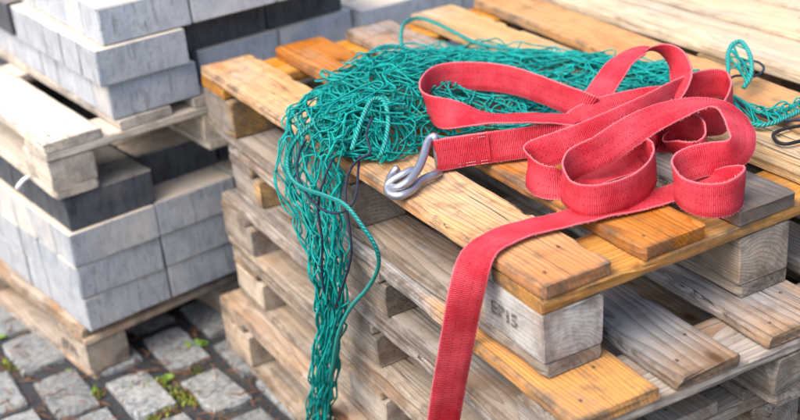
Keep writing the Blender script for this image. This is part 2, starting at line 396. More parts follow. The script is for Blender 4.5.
for col in range(-20, 14):
    x0 = -0.155 + col * 0.128
    for row in range(-7, 16):
        y0 = 1.215 + row * 0.208 + (0.09 if col % 2 else 0.0)
        x, y = x0 + rs.uniform(-.006, .006), y0 + rs.uniform(-.01, .01)
        X, Y = x * math.cos(ang) - y * math.sin(ang) + 0.06, x * math.sin(ang) + y * math.cos(ang)
        joints.append((X - 0.062, Y)); joints.append((X, Y - 0.1))
        if not (-2.2 < X < 0.5 and 0.3 < Y < 3.3) or (X > -.0 and 1.35 > Y) or (X > .2 and Y < 2.2): continue
        o = bpy.data.objects.new('sett', setts[rs.randrange(8)]); COL.objects.link(o); o.parent = g
        o.location = (X, Y, 0.0); o.rotation_euler = (rs.uniform(-.03, .03), rs.uniform(-.03, .03), ang + rs.uniform(-.05, .05) + (math.pi if rs.random() < .5 else 0))
        o.scale = (0.098 + rs.uniform(-.007, .006), 0.172 + rs.uniform(-.014, .01), 0.012)

def moss_patch():
    tb = Tubes(); r = random.Random(11); vs_, fs_ = [], []
    SPOTS = [(-.055, 1.215), (-.09, 1.20), (-.02, .90), (-.06, .93), (-.10, 1.0), (-.15, 1.0), (-.20, 1.08), (-.22, 1.12), (-.35, 1.16), (-.45, 1.3), (-.12, .96), (-.05, .86), (-.24, .95)]
    for k in range(1500):
        jx, jy = joints[r.randrange(len(joints))]
        if k % 26 == 0:
            jx, jy = SPOTS[r.randrange(len(SPOTS))]; jx += r.gauss(0, .014); jy += r.gauss(0, .014)
        if not (-0.95 < jx < 0.25 and 0.55 < jy < 1.75): continue
        if noise.noise(Vector((jx * 6, jy * 6, 2))) < 0.16: continue
        along = r.random() < .5
        cx = jx + (r.gauss(0, .006) if along else r.gauss(0, .05)); cy = jy + (r.gauss(0, .07) if along else r.gauss(0, .006))
        for q in range(26):
            x, y = cx + r.gauss(0, .010), cy + r.gauss(0, .013); h = r.uniform(.004, .018); w = r.uniform(.002, .006)
            b = len(vs_); a = r.uniform(0, 6.3); dx, dy = math.cos(a) * w, math.sin(a) * w
            vs_ += [(x - dx, y - dy, h * .5), (x + dy * .6, y - dx * .6, h * .9), (x + dx, y + dy, h), (x - dy * .6, y + dx * .6, h * .7), (x, y, 0.0)]
            fs_ += [(b, b + 1, b + 2, b + 3), (b, b + 4, b + 1)]
    return mesh_obj('moss', vs_, fs_, M['moss'])
mo = tag(moss_patch(), 'yellow-green moss growing in the joints between the setts', 'moss', kind='stuff')

def needles():
    tb = Tubes(); r = random.Random(5)
    for k in range(800):
        x, y = r.uniform(-.9, .1), r.uniform(.6, 1.7)
        jx, jy = joints[r.randrange(len(joints))]
        if r.random() < .93 and -0.95 < jx < .2 and .55 < jy < 1.7: x, y = jx + r.gauss(0, .012), jy + r.gauss(0, .014)
        a = r.uniform(0, 6.3); l = r.uniform(.018, .05); z = .011
        tb.add([(x, y, z), (x + math.cos(a) * l * .5, y + math.sin(a) * l * .5, z + r.uniform(0, .004)), (x + math.cos(a + .2) * l, y + math.sin(a + .2) * l, z)], .0013, 3)
    return tb.build('pine_needles', M['needle'])
tag(needles(), 'dry brown pine needles scattered over the setts', 'needles', kind='stuff')

def grit():
    r = random.Random(8); tb = Tubes()
    for k in range(2600):
        jx, jy = joints[r.randrange(len(joints))]
        if not (-0.95 < jx < 0.2 and 0.55 < jy < 1.75): continue
        along = r.random() < .5
        tb.blob((jx + (r.gauss(0, .006) if along else r.gauss(0, .05)), jy + (r.gauss(0, .08) if along else r.gauss(0, .006)), .003), r.uniform(.002, .005))
    return tb.build('joint_grit', M['grit'])
tag(grit(), 'dark grit filling the joints between the setts', 'grit', kind='stuff')

def weed(x, y, s, label):
    r = random.Random(int(x * 1000)); vs_, fs_ = [], []
    for k in range(16):
        a = r.uniform(0, 6.3); l = s * r.uniform(.5, 1); w = l * .42; up = r.uniform(.25, 1.0) * s * .6; b = len(vs_)
        dx, dy = math.cos(a), math.sin(a)
        vs_ += [(0, 0, .004), (dx * l * .55 - dy * w, dy * l * .55 + dx * w, up * .8), (dx * l, dy * l, up * .75), (dx * l * .55 + dy * w, dy * l * .55 - dx * w, up * .8), (dx * l * .55, dy * l * .55, up)]
        fs_ += [(b, b + 3, b + 4), (b, b + 4, b + 1), (b + 4, b + 3, b + 2), (b + 1, b + 4, b + 2)]
    o = mesh_obj('weed', vs_, fs_, M['leaf']); o.location = (x, y, 0)
    tag(o, label, 'weed', 'small weeds in the paving joints')
weed(-0.478, 1.535, .026, 'small bright green weed at the left end of the lowest paver pallet')
weed(-0.385, 1.265, .020, 'small green weed beside the stamped corner block of the ground pallet')
weed(-0.365, 1.165, .020, 'yellow green weed in front of the stamped corner block of the ground pallet')
weed(-0.215, 1.105, .022, 'small green weed between setts, left of the tall pallet stack')
weed(-0.11, 1.20, .030, 'yellow green mossy weed beside the foot of the tall pallet stack')

# ------------------------------------------------------------------ pallets
PIECES = random.Random(21)
def plank_mesh(name, w, l, t, mat, seed, wear=1.0, segs=24, cut=0.0, foot=0.0):
    """a board: x 0..w, y 0..l, z 0..t with softened, uneven arrises; cut = clipped corners, foot = chamfered lower arris"""
    r = random.Random(seed)
    c = min(0.003, t * .16); q = .007
    prof = [(c, 0, 1), (w - c, 0, 1), (w, c, 1), (w, t / 2, .35), (w, t - c, 1), (w - c, t, 1), (w - c - q, t, 0), (w / 2, t, 0), (c + q, t, 0), (c, t, 1), (0, t - c, 1), (0, t / 2, .35), (0, c, 1)]
    if foot: prof[0] = (foot, 0, 1); prof[1] = (w - foot, 0, 1); prof[2] = (w, foot, 1); prof[12] = (0, foot, 1)
    vs_, fs_, ed = [], [], []; n = len(prof)
    ys = [0, c * .8, c + q] + [l * k / segs for k in range(1, segs)] + [l - c - q, l - c * .8, l]
    ys = sorted(ys)
    off = r.uniform(0, 100)
    for i, y in enumerate(ys):
        endring = i in (0, len(ys) - 1); nearend = i in (0, 1, len(ys) - 2, len(ys) - 1)
        s = 1 - (2 * c / min(w, .1)) * .45 if endring else 1
        pin = max(0.0, cut - min(y, l - y)) if cut else 0.0
        for k, (x, z, e) in enumerate(prof):
            jx = noise.noise(Vector((off + k * 3.1, y * 14, 0))) * .0014 * wear + noise.noise(Vector((off + k * 7.7, y * 60, 4))) * .0008 * wear
            jz = noise.noise(Vector((off + k * 5.3, y * 14, 9))) * .0008 * wear
            xx = (x - w / 2) * s + w / 2
            if pin: xx = min(max(xx, pin), w - pin)
            zz = (z - t / 2) * s + t / 2
            if z <= c * 1.01: jz = abs(jz) if not foot else 0       # undersides stay flat
            elif z >= t - c - 1e-6: jz = -abs(jz)
            # chipped and splintered arrises
            if e == 1 and z > t / 2:
                ch = noise.noise(Vector((off + (20 if x < w / 2 else 60), y * 11, 2))) + .6 * noise.noise(Vector((off + (5 if x < w / 2 else 9), y * 47, 8)))
                if ch > .34:
                    dpt = min((ch - .34) * .016 * wear, .006)
                    xx += dpt * (.7 if x < w / 2 else -.7); jz -= dpt * .9
            yy = y + (noise.noise(Vector((off, x * 40, z * 60))) * .0022 * wear if endring else 0)
            vs_.append((xx + jx, yy, zz + jz)); ed.append(1.0 if nearend else e)
    m = len(ys)
    for i in range(m - 1):
        for k in range(n):
            k2 = (k + 1) % n
            fs_.append((i * n + k2, i * n + k, (i + 1) * n + k, (i + 1) * n + k2))
    fs_.append(tuple(range(n))); fs_.append(tuple((m - 1) * n + k for k in reversed(range(n))))
    me = bpy.data.meshes.new(name); me.from_pydata(vs_, [], fs_); me.update(); me.materials.append(mat)
    at = me.attributes.new('arris', 'FLOAT', 'POINT'); at.data.foreach_set('value', ed)
    bm = bmesh.new(); bm.from_mesh(me); bmesh.ops.recalc_face_normals(bm, faces=bm.faces); bm.to_mesh(me); bm.free()
    return me

def part(name, me, parent, loc, rz=0.0):
    o = bpy.data.objects.new(name, me); COL.objects.link(o); o.parent = parent; o.location = loc; o.rotation_euler = (0, 0, rz)
    return o

def nails(parent, spots, z, seed):
    r = random.Random(seed); vs_, fs_ = [], []
    for x, y in spots:
        x += r.uniform(-.006, .006); y += r.uniform(-.006, .006); b = len(vs_); q = .0027
        for k in range(7):
            a = k * math.tau / 7; vs_.append((x + math.cos(a) * q, y + math.sin(a) * q, z + .0004))
        fs_.append(tuple(b + k for k in range(7)))
    o = mesh_obj('nail_heads', vs_, fs_, M['nail'], parent); o['kind'] = 'stuff'
    return o

def pallet(label, group, loc, rz, boards, dims, mats, L=1.2, W=.8, blockx=((0, .1), (.35, .45), (.7, .8)), seed=1, wear=1.0, cross_y=((0, .12), (.54, .66), (1.08, 1.2)), cut=0.0, only=None):
    """dims = deck board, cross board, block and runner thickness, from the top down"""
    tb, tx, tk, tr = dims; r = random.Random(seed)
    root = empty('wooden_pallet', loc, rz); tag(root, label, 'pallet', group)
    z = 0.0
    bl = [(0, .145), (L / 2 - .0725, L / 2 + .0725), (L - .145, L)]
    root['parts'] = 'pallet'
    for bx0, bx1 in blockx:
        part('runner', plank_mesh('runner', bx1 - bx0, L, tr - .0006, mats['runner'], r.random(), wear, foot=.006, cut=.006), root, (bx0, 0, 0))
        for k, (y0, y1) in enumerate(bl):
            m = mats['block'] if bx0 > 0.01 or k else mats.get('corner', mats['block'])
            if bx0 < .01 and k == 2 and 'chipped' in mats: m = mats['chipped']
            dx = r.uniform(-.003, .003) if bx0 > 0.01 else r.uniform(0, .002)
            part('block', plank_mesh('block', bx1 - bx0 - .002, y1 - y0 - .002, tk - .0006, m, r.random(), wear * 1.6, 5), root, (bx0 + dx, y0 + r.uniform(0, .003), tr))
    for y0, y1 in cross_y:
        o = part('cross_board', plank_mesh('cross_board', y1 - y0, W, tx - .0006, mats['cross'], r.random(), wear), root, (0, y1, tr + tk), -math.pi / 2)
    zt = tr + tk + tx; spots = []
    for b in boards:
        x0, x1, m = b[:3]; y0, y1 = (b[3], b[4]) if len(b) > 4 else (r.uniform(0, .008), L - r.uniform(0, .008))
        sk = b[5] if len(b) > 5 else r.uniform(-.003, .003)
        part('deck_board', plank_mesh('deck_board', x1 - x0, y1 - y0, tb - r.uniform(.0005, .002), M[m], r.random(), wear, 72 if wear > 1.4 else 24, cut), root, (x0, y0, zt), sk)
        for c0, c1 in cross_y:
            for fx in (.25, .72):
                spots.append((x0 + (x1 - x0) * fx - sk * (c0 + c1) / 2, c0 + (c1 - c0) * (.3 if fx < .5 else .7)))
    nails(root, spots, zt + tb - .0004, seed)
    return root

DE = (.022, .022, .078, .022); DT = (.021, .019, .060, .020)
GP = 'wooden pallets piled up in the tall stack'
p1 = pallet('topmost pallet of the tall stack, honey and orange boards under the net and red strap', GP, (0, 0, T - .144), 0,
            [(0, .12, 'honey', .0, 1.2, 0), (.17, .288, 'orange', .002, 1.2, 0), (.34, .46, 'stained', .0, 1.2, 0), (.508, .625, 'pale', .004, 1.2, 0), (.634, .752, 'golden', .0, 1.195, -.034)],
            DE, dict(runner=M['grey'], block=M['block_grey'], corner=M['block_white'], chipped=M['block_chipped'], cross=M['golden']), seed=4, wear=1.5, cut=.007)
p2 = pallet('second pallet down the tall stack, grey boards with a golden-orange front edge board', GP, (-.027, -.098, T - .264), math.radians(-1.3),
            [(0, .14, 'golden_grey', 0, 1.2, 0), (.167, .278, 'grey_brown', .0, 1.2, 0), (.334, .474, 'grey_brown', .004, 1.2, 0), (.52, .625, 'grey'), (.66, .8, 'grey')],
            DT, dict(runner=M['grey'], block=M['block_grey'], chipped=M['block_chipped'], cross=M['grey']), seed=9, wear=2.0, blockx=((0.004, .104), (.346, .446), (.69, .79)))
EB = [(0, .143), (.186, .285), (.33, .47), (.515, .615), (.657, .8)]
p3 = pallet('middle pallet of the tall stack, weathered grey boards, third from the top', GP, (-.012, -.055, T - .384), math.radians(.3),
            [(a, b, 'grey') for a, b in EB], DT, dict(runner=M['beige'], block=M['block_grey'], cross=M['grey']), seed=13, wear=2.0)
p4 = pallet('fourth pallet from the top of the tall stack, beige boards, resting on the lowest one', GP, (-.024, -.076, T - .504), math.radians(-.4),
            [(a, b, 'beige') for a, b in EB], DT, dict(runner=M['beige'], block=M['block_pale'], cross=M['beige']), seed=17, wear=1.6)
p5 = pallet('lowest pallet of the tall stack, beige, standing on the granite setts', GP, (-.052, -.05, 0.0), math.radians(.2),
            [(a, b, 'beige') for a, b in EB], (.022, .022, .074, .022), dict(runner=M['beige'], block=M['block_pale'], cross=M['beige']), seed=19, wear=1.6)

# the neighbouring stack of paler pallets behind on the right
CB = [(0, .135), (.15, .285), (.30, .43), (.45, .585), (.62, .755)]
GC = 'pale pallets in the stack behind on the right'
cnames = ['lowest', 'second from the ground', 'middle', 'fourth from the ground']
for k in range(4):
    pallet('pale pallet in the stack behind on the right, %s' % cnames[k], GC, (.842 + .004 * (k % 2), -.15 + .03 * k, k * .125), math.radians(.6),
           [(a, b, 'pale') for a, b in CB], (.021, .02, .063, .021), dict(runner=M['pale'], block=M['block_pale'], cross=M['pale']), seed=30 + k)
pallet('topmost pale pallet of the stack behind on the right, close boards with painted-in haze', GC, (.838, -.05, .5), math.radians(1.2),
       [(a, b, 'pale_haze') for a, b in CB], (.024, .022, .076, .022), dict(runner=M['pale'], block=M['block_pale'], cross=M['pale']), seed=41)

# stamped characters on the corner block of the top pallet
def stamp(text, size, parent, loc, rot):
    cu = bpy.data.curves.new('stamp', 'FONT'); cu.body = text; cu.size = size; cu.space_character = 1.08; cu.resolution_u = 2
    cu.offset = .0004; cu.extrude = .0003
    o = bpy.data.objects.new('stamp_tmp', cu); COL.objects.link(o)
    dg = bpy.context.evaluated_depsgraph_get(); me = bpy.data.meshes.new_from_object(o.evaluated_get(dg))
    bpy.data.objects.remove(o); me.materials.clear(); me.materials.append(M['ink'])
    s = bpy.data.objects.new('stamped_lettering', me); COL.objects.link(s); s.parent = parent; s.location = loc; s.rotation_euler = rot
    return s
blk1 = [o for o in p1.children if o.name.startswith('block') and o.location.x < .01 and o.location.y < .01][0]
s1 = stamp('EP15', .030, blk1, (-.0026, .122, .030), (math.radians(90), 0, math.radians(-90)))
s1['label'] = 'dark burnt stamp reading EP15'

# ------------------------------------------------------------------ the two paver pallets on the left
B1 = pallet('ground pallet under the lower pile of pavers, beige with a stamped corner block', 'pallets loaded with concrete pavers', (-.35, 1.209, 0), math.radians(11),
            [(a, b, 'beige') for a, b in EB], (.021, .019, .064, .021), dict(runner=M['beige'], block=M['block_pale'], cross=M['beige']), seed=51, wear=1.3)
blk2 = [o for o in B1.children if o.name.startswith('block') and o.location.x < .01 and o.location.y < .01][0]
s2 = stamp('EPAL', .034, blk2, (-.0026, .118, .022), (math.radians(90), 0, math.radians(-90)))
B2 = pallet('pale pallet on top of the charcoal pavers, carrying the upper pile of pavers', 'pallets loaded with concrete pavers', (-.347, 1.195, .4396), math.radians(6),
            [(0, .125, 'white', 0, 1.2, 0), (.165, .285, 'white'), (.335, .465, 'white'), (.515, .635, 'white'), (.675, .8, 'white')],
            (.022, .020, .063, .020), dict(runner=M['white'], block=M['white'], cross=M['white']), seed=57, wear=1.0)
tb = Tubes(); tb.add([(0, 0, 0), (-.012, .004, -.004), (-.022, .006, -.012), (-.030, .010, -.022)], .0045, 8)
tie = tb.build('plastic_peg', M['plastic']); tie.parent = B2; tie.location = (0, .135, .014)

def paver_mesh(seed, mat, lx=.198, ly=.098, h=.078):
    r = random.Random(seed); bm = bmesh.new(); bmesh.ops.create_cube(bm, size=1)
    for v in bm.verts: v.co = Vector((v.co.x * lx, v.co.y * ly, (v.co.z + .5) * h))
    bmesh.ops.bevel(bm, geom=[e for e in bm.edges], offset=.0028, segments=1, affect='EDGES')
    for v in bm.verts: v.co += Vector((r.uniform(-1, 1), r.uniform(-1, 1), 0)) * .0016
    for v in r.sample(list(bm.verts), 3): v.co = v.co * (1 - r.uniform(.01, .035)) + Vector((0, 0, h / 2)) * .02
    me = bpy.data.meshes.new('paver'); bm.to_mesh(me); bm.free(); me.materials.append(mat)
    return me
PV = {k: [paver_mesh(i + 5 * j, M[k]) for i in range(4)] for j, k in enumerate(('paver_blue', 'paver_light', 'paver_cream', 'paver_dark', 'paver_dark_sand'))}
rp = random.Random(77)
def paver(key, ox, oy, rz, z, i, j, label, group, dx=0, dy=0, sx=.201, sy=.1012):
    me = PV[key][rp.randrange(4)]
    lx, ly = .0995 + i * sx + dx + rp.uniform(-.001, .001), .0495 + j * sy + dy + rp.uniform(-.0005, .0005)
    o = bpy.data.objects.new('concrete_paver', me); COL.objects.link(o)
    o.location = (ox + lx * math.cos(rz) - ly * math.sin(rz), oy + lx * math.sin(rz) + ly * math.cos(rz), z)
    o.rotation_euler = (0, 0, rz + rp.uniform(-.004, .004) + (math.pi if rp.random() < .5 else 0))
    tag(o, label, 'paver', group)
    return o
ORD = ['first', 'second', 'third', 'fourth', 'fifth', 'sixth']
def course(keyf, ox, oy, deg, z, ni, nj, label, group, dxf=None, skip=None, jf=0, full=False):
    for i in range(ni):
        for j in range(nj):
            if not full and 0 < i < ni - 1 and jf < j < nj - 1: continue          # nothing is seen of the inside
            if skip and skip(i, j): continue
            d = dxf(i, j) if dxf else (0, 0)
            if i == 0 and j == 0: lab = label + ', at the front corner'
            elif i == 0 and j < 6: lab = label + ', %s from the corner, left side' % ORD[j]
            elif j == 0: lab = label + ', %s from the corner, right side' % ORD[i]
            else: lab = label + ', at the back'
            paver(keyf(i, j), ox, oy, math.radians(deg), z, i, j, lab, group, *d)
z1 = .1252
NJ = 9
course(lambda i, j: 'paver_blue', -.335, 1.195, 9.0, z1, 4, NJ, 'blue grey paver, lowest course on the ground pallet', 'lowest course of pavers')
course(lambda i, j: 'paver_blue', -.337, 1.193, 8.7, z1 + .0785, 4, NJ, 'blue grey paver, second course on the ground pallet', 'second course of pavers')
course(lambda i, j: 'paver_cream' if i == 0 and j else 'paver_blue', -.338, 1.190, 8.4, z1 + .157, 4, NJ, 'sand dusted paver, course right under the charcoal pavers', 'third course of pavers')
course(lambda i, j: 'paver_dark' if i == 0 else 'paver_dark_sand', -.330, 1.200, 7.5, z1 + .2355, 4, NJ - 1, 'charcoal paver, dark course under the upper pallet', 'charcoal course of pavers', dxf=lambda i, j: (0.004 * i, 0.085 if i else 0), jf=1)
zc = .4396 + .125 + .0006
course(lambda i, j: 'paver_light' if j or i else 'paver_blue', -.190, 1.222, 5.0, zc, 3, NJ, 'pale paver, lowest course on the upper pallet', 'lowest course on the upper pallet', dxf=lambda i, j: (.03 * (i > 0), .055 if i else 0))
course(lambda i, j: 'paver_blue' if i == 0 and j < 5 else 'paver_dark', -.205, 1.208, 5.5, zc + .0785, 3, NJ, 'grey paver, second course on the upper pallet', 'second course on the upper pallet', dxf=lambda i, j: (.03 * (i > 0), .075 if i else (.0 if j < 5 else .02)))
course(lambda i, j: 'paver_light', -.185, 1.222, 4.0, zc + .157, 3, NJ - 1, 'pale paver, topmost course on the upper pallet', 'third course on the upper pallet', dxf=lambda i, j: (.0, 0), full=True)

D1 = pallet('pallet under the far pile of pale pavers behind the tall stack', 'pallets loaded with concrete pavers', (.60, 1.42, 0), math.radians(3),
            [(a, b, 'beige') for a, b in EB], (.021, .019, .064, .021), dict(runner=M['beige'], block=M['block_pale'], cross=M['beige']), seed=61)
for k in range(6):
    course(lambda i, j: 'paver_light', .60, 1.42, 3.0, z1 + .0785 * k, 3, 3, 'pale paver, %s course of far pile' % ORD[k], 'far pile of pale pavers')
paver('paver_light', -.190, 1.222, math.radians(5.0), zc, 3, 0, 'pale concrete paver at the far right end of the upper pallet', None, .03, .02)

# ------------------------------------------------------------------ coordinates of the soft things (metres, world)
# <COORDS>
STRAP = [
    ((-0.052, 0.235, 0.224), (-0.86, 0.5, 0)),
    ((-0.05, 0.205, 0.324), (-0.86, 0.5, 0)),
    ((-0.05, 0.172, 0.424), (-0.86, 0.5, 0)),
    ((-0.047, 0.142, 0.519), (-0.86, 0.5, 0)),
    ((-0.04, 0.124, 0.594), (-0.8, 0.6, 0)),
    ((-0.017, 0.124, 0.646), (-0.55, 0.8, -0.05)),
    ((0.03, 0.14, 0.65), (-0.3, 1, 0)),
    ((0.083, 0.141, 0.65), (-0.1, 1, 0)),
    ((0.158, 0.125, 0.65), (-0.05, 1, 0)),
    ((0.254, 0.107, 0.649), (0, 1, 0)),
    ((0.325, 0.097, 0.649), (0, 1, 0.1)),
    ((0.374, 0.067, 0.656), (0, 0.9, 0.4)),
    ((0.379, 0.028, 0.67), (0.3, 0.3, 1)),
    ((0.332, 0.002, 0.671), (0, 0.25, 1)),
    ((0.298, 0.014, 0.671), (0, 0.25, 1)),
    ((0.285, 0.049, 0.673), (0, 0.2, 1)),
    ((0.299, 0.087, 0.678), (0.1, 0.2, 1)),
    ((0.332, 0.106, 0.681), (0, 0.4, 1)),
    ((0.363, 0.104, 0.684), (0, 0.5, 0.9)),
    ((0.385, 0.09, 0.687), (-0.2, 0.45, 0.85)),
    ((0.403, 0.076, 0.691), (-0.55, 0.25, 0.75)),
    ((0.425, 0.083, 0.697), (-0.85, 0.0, 0.45)),
    ((0.45, 0.108, 0.705), (-0.96, -0.1, 0.2)),
    ((0.467, 0.135, 0.712), (-0.9, -0.4, 0.15)),
    ((0.479, 0.171, 0.718), (-0.65, -0.75, 0.12)),
    ((0.467, 0.201, 0.721), (-0.4, -0.9, 0.05)),
    ((0.427, 0.215, 0.719), (-0.25, -0.9, -0.2)),
    ((0.366, 0.221, 0.712), (-0.15, -0.87, -0.46)),
    ((0.307, 0.212, 0.704), (-0.1, -0.75, -0.65)),
    ((0.261, 0.207, 0.694), (0, -0.4, -0.9)),
    ((0.231, 0.215, 0.687), (0, -0.2, -1)),
    ((0.205, 0.213, 0.682), (-0.1, -0.1, -1)),
    ((0.176, 0.19, 0.677), (-0.2, -0.1, -1)),
    ((0.159, 0.145, 0.674), (0, -0.1, -1)),
    ((0.169, 0.113, 0.673), (0, -0.15, -1)),
    ((0.21, 0.101, 0.673), (0, -0.15, -1)),
    ((0.263, 0.111, 0.674), (0.2, 0, -1)),
    ((0.311, 0.141, 0.675), (0.2, 0, -1)),
    ((0.339, 0.18, 0.674), (0, -0.2, -1)),
    ((0.348, 0.218, 0.666), (0, -0.7, -0.7)),
    ((0.311, 0.217, 0.653), (0, -1, -0.25)),
    ((0.262, 0.216, 0.651), (0, -1, -0.15)),
    ((0.222, 0.212, 0.654), (0, -1, -0.3)),
    ((0.183, 0.214, 0.662), (0, -0.6, -0.8)),
    ((0.166, 0.236, 0.666), (-0.2, -0.4, -0.9)),
    ((0.17, 0.266, 0.671), (-0.3, -0.2, -1)),
    ((0.193, 0.284, 0.68), (0, -0.4, -0.9)),
    ((0.219, 0.273, 0.688), (0, -0.5, -0.85)),
    ((0.268, 0.259, 0.697), (0, -0.6, -0.8)),
    ((0.325, 0.256, 0.704), (0, -0.65, -0.75)),
    ((0.396, 0.265, 0.706), (0, -0.6, -0.8)),
    ((0.442, 0.281, 0.703), (0, -0.4, -0.9)),
    ((0.495, 0.305, 0.698), (0, -0.2, -1)),
    ((0.57, 0.325, 0.692), (0, -0.1, -1)),
    ((0.608, 0.311, 0.688), (0, -0.1, -1)),
    ((0.583, 0.264, 0.682), (0, -0.1, -1)),
    ((0.515, 0.215, 0.677), (0, -0.1, -1)),
    ((0.49, 0.232, 0.674), (0, -0.1, -1)),
    ((0.416, 0.245, 0.676), (0, -0.1, -1)),
    ((0.393, 0.235, 0.675), (0, 0, -1)),
    ((0.412, 0.246, 0.675), (0, 0, -1)),
    ((0.45, 0.237, 0.676), (0, 0, -1)),
    ((0.458, 0.202, 0.676), (0.1, 0, -1)),
    ((0.427, 0.154, 0.674), (0.2, 0, -1)),
    ((0.406, 0.147, 0.664), (0, -0.6, -0.8)),
    ((0.41, 0.196, 0.652), (0, -1, -0.2)),
    ((0.41, 0.255, 0.652), (0, -1, -0.2)),
    ((0.356, 0.302, 0.654), (0, -1, -0.2)),
    ((0.33, 0.335, 0.658), (0, -0.9, -0.4)),
    ((0.327, 0.363, 0.668), (0, -0.7, -0.7)),
    ((0.346, 0.35, 0.684), (0, -0.65, -0.75)),
    ((0.389, 0.339, 0.692), (0, -0.65, -0.75)),
    ((0.444, 0.324, 0.694), (0, -0.7, -0.7)),
    ((0.483, 0.318, 0.696), (0.1, -0.85, -0.4)),
    ((0.508, 0.317, 0.704), (-0.1, -0.95, 0.1)),
    ((0.531, 0.331, 0.716), (-0.16, -0.94, 0.25)),
    ((0.547, 0.364, 0.73), (-0.1, -0.95, 0.2)),
    ((0.545, 0.399, 0.738), (0, -0.97, 0.12)),
    ((0.528, 0.427, 0.739), (0.1, -0.97, 0.08)),
    ((0.484, 0.424, 0.732), (0.15, -0.98, 0.04)),
    ((0.441, 0.403, 0.721), (0.15, -0.98, 0.0)),
    ((0.398, 0.381, 0.706), (0.15, -0.95, -0.1)),
    ((0.364, 0.367, 0.692), (0.1, -0.9, -0.3)),
    ((0.345, 0.364, 0.684), (0.1, -0.8, -0.5)),
    ((0.356, 0.368, 0.68), (0, -0.5, -0.85)),
    ((0.361, 0.353, 0.69), (0, -0.3, -1)),
    ((0.343, 0.388, 0.704), (0, -0.3, -1)),
    ((0.321, 0.513, 0.711), (0, -0.3, -1)),
    ((0.277, 0.587, 0.712), (0, -0.2, -1)),
    ((0.227, 0.613, 0.712), (0.1, -0.1, -1)),
    ((0.172, 0.569, 0.71), (0.2, -0.1, -1)),
    ((0.143, 0.5, 0.71), (0, -0.5, -0.85)),
    ((0.162, 0.441, 0.71), (0, -0.9, -0.3)),
    ((0.208, 0.395, 0.706), (0, -0.97, 0.0)),
    ((0.276, 0.366, 0.698), (0, -0.97, 0.0)),
    ((0.338, 0.343, 0.678), (0, -0.9, -0.4)),
    ((0.356, 0.297, 0.666), (-0.3, -0.7, -0.7)),
    ((0.32, 0.302, 0.664), (0, -0.6, -1)),
    ((0.276, 0.338, 0.67), (0, -0.4, -1)),
    ((0.212, 0.361, 0.672), (0, -0.4, -1)),
    ((0.146, 0.39, 0.671), (0, -0.4, -1)),
    ((0.096, 0.41, 0.67), (0, -0.3, -1)),
]
HOOK_UPPER = [(0.095, 0.421, 0.697), (0.084, 0.417, 0.692), (0.064, 0.397, 0.682), (0.037, 0.372, 0.674), (0.01, 0.358, 0.666), (-0.005, 0.366, 0.658), (-0.004, 0.391, 0.653), (0.008, 0.409, 0.656), (0.02, 0.415, 0.662), (0.026, 0.413, 0.668)]
HOOK_LOWER = [(0.072, 0.38, 0.653), (0.044, 0.375, 0.653), (0.013, 0.355, 0.652), (-0.008, 0.354, 0.65), (-0.015, 0.37, 0.65), (-0.01, 0.386, 0.654), (-0.002, 0.385, 0.662), (0.015, 0.379, 0.67), (0.036, 0.38, 0.674)]
ROPE_LOOP = [(0.092, 0.539, 0.714), (0.094, 0.565, 0.724), (0.068, 0.57, 0.722), (0.028, 0.587, 0.71), (-0.014, 0.607, 0.699), (-0.056, 0.6, 0.684), (-0.072, 0.616, 0.647), (-0.085, 0.587, 0.626), (-0.09, 0.527, 0.627), (-0.095, 0.434, 0.648), (-0.095, 0.366, 0.657), (-0.09, 0.326, 0.636), (-0.08, 0.307, 0.603), (-0.075, 0.317, 0.564), (-0.075, 0.359, 0.511), (-0.08, 0.414, 0.455), (-0.085, 0.454, 0.401), (-0.085, 0.484, 0.349), (-0.08, 0.518, 0.29), (-0.075, 0.563, 0.223)]
ROPE_FOLD = [(-0.019, 0.479, 0.689), (0.021, 0.514, 0.719), (0.06, 0.547, 0.734), (0.077, 0.537, 0.729), (0.066, 0.508, 0.709), (0.043, 0.479, 0.689), (0.02, 0.459, 0.674)]
ROPE_BACK = [(0.314, 0.89, 0.674), (0.334, 0.929, 0.689), (0.379, 0.993, 0.694), (0.422, 1.008, 0.694), (0.446, 0.97, 0.684), (0.456, 0.91, 0.674), (0.461, 0.836, 0.669), (0.505, 0.762, 0.664), (0.553, 0.665, 0.664), (0.603, 0.577, 0.662)]
ROPE_FRONT = [(0.145, 0.744, 0.734), (0.203, 0.782, 0.734), (0.24, 0.783, 0.729), (0.278, 0.759, 0.714), (0.31, 0.706, 0.704), (0.348, 0.632, 0.694), (0.391, 0.538, 0.689)]
ROPE_TAIL = [(0.535, 0.413, 0.664), (0.572, 0.378, 0.664), (0.617, 0.364, 0.664), (0.628, 0.334, 0.662), (0.628, 0.292, 0.659), (0.618, 0.236, 0.656), (0.642, 0.214, 0.656), (0.699, 0.225, 0.656), (0.778, 0.243, 0.656)]
ROPE_TAIL_LOW = [(0.506, 0.405, 0.659), (0.573, 0.354, 0.656), (0.583, 0.268, 0.656), (0.575, 0.21, 0.654), (0.596, 0.191, 0.654), (0.644, 0.195, 0.654), (0.703, 0.202, 0.654), (0.774, 0.207, 0.654)]
ROPE_CURL = [(0.652, 0.35, 0.659), (0.68, 0.375, 0.679), (0.699, 0.396, 0.699), (0.72, 0.406, 0.71), (0.734, 0.4, 0.712), (0.721, 0.368, 0.704), (0.703, 0.342, 0.689), (0.687, 0.329, 0.674), (0.671, 0.328, 0.66)]
CORD_LEFT = [(-0.052, 0.579, 0.684), (-0.06, 0.597, 0.654), (-0.08, 0.567, 0.639), (-0.082, 0.546, 0.618), (-0.088, 0.502, 0.612), (-0.092, 0.448, 0.616), (-0.092, 0.393, 0.633), (-0.085, 0.362, 0.657), (-0.06, 0.392, 0.662), (-0.02, 0.463, 0.656), (-0.014, 0.463, 0.684)]
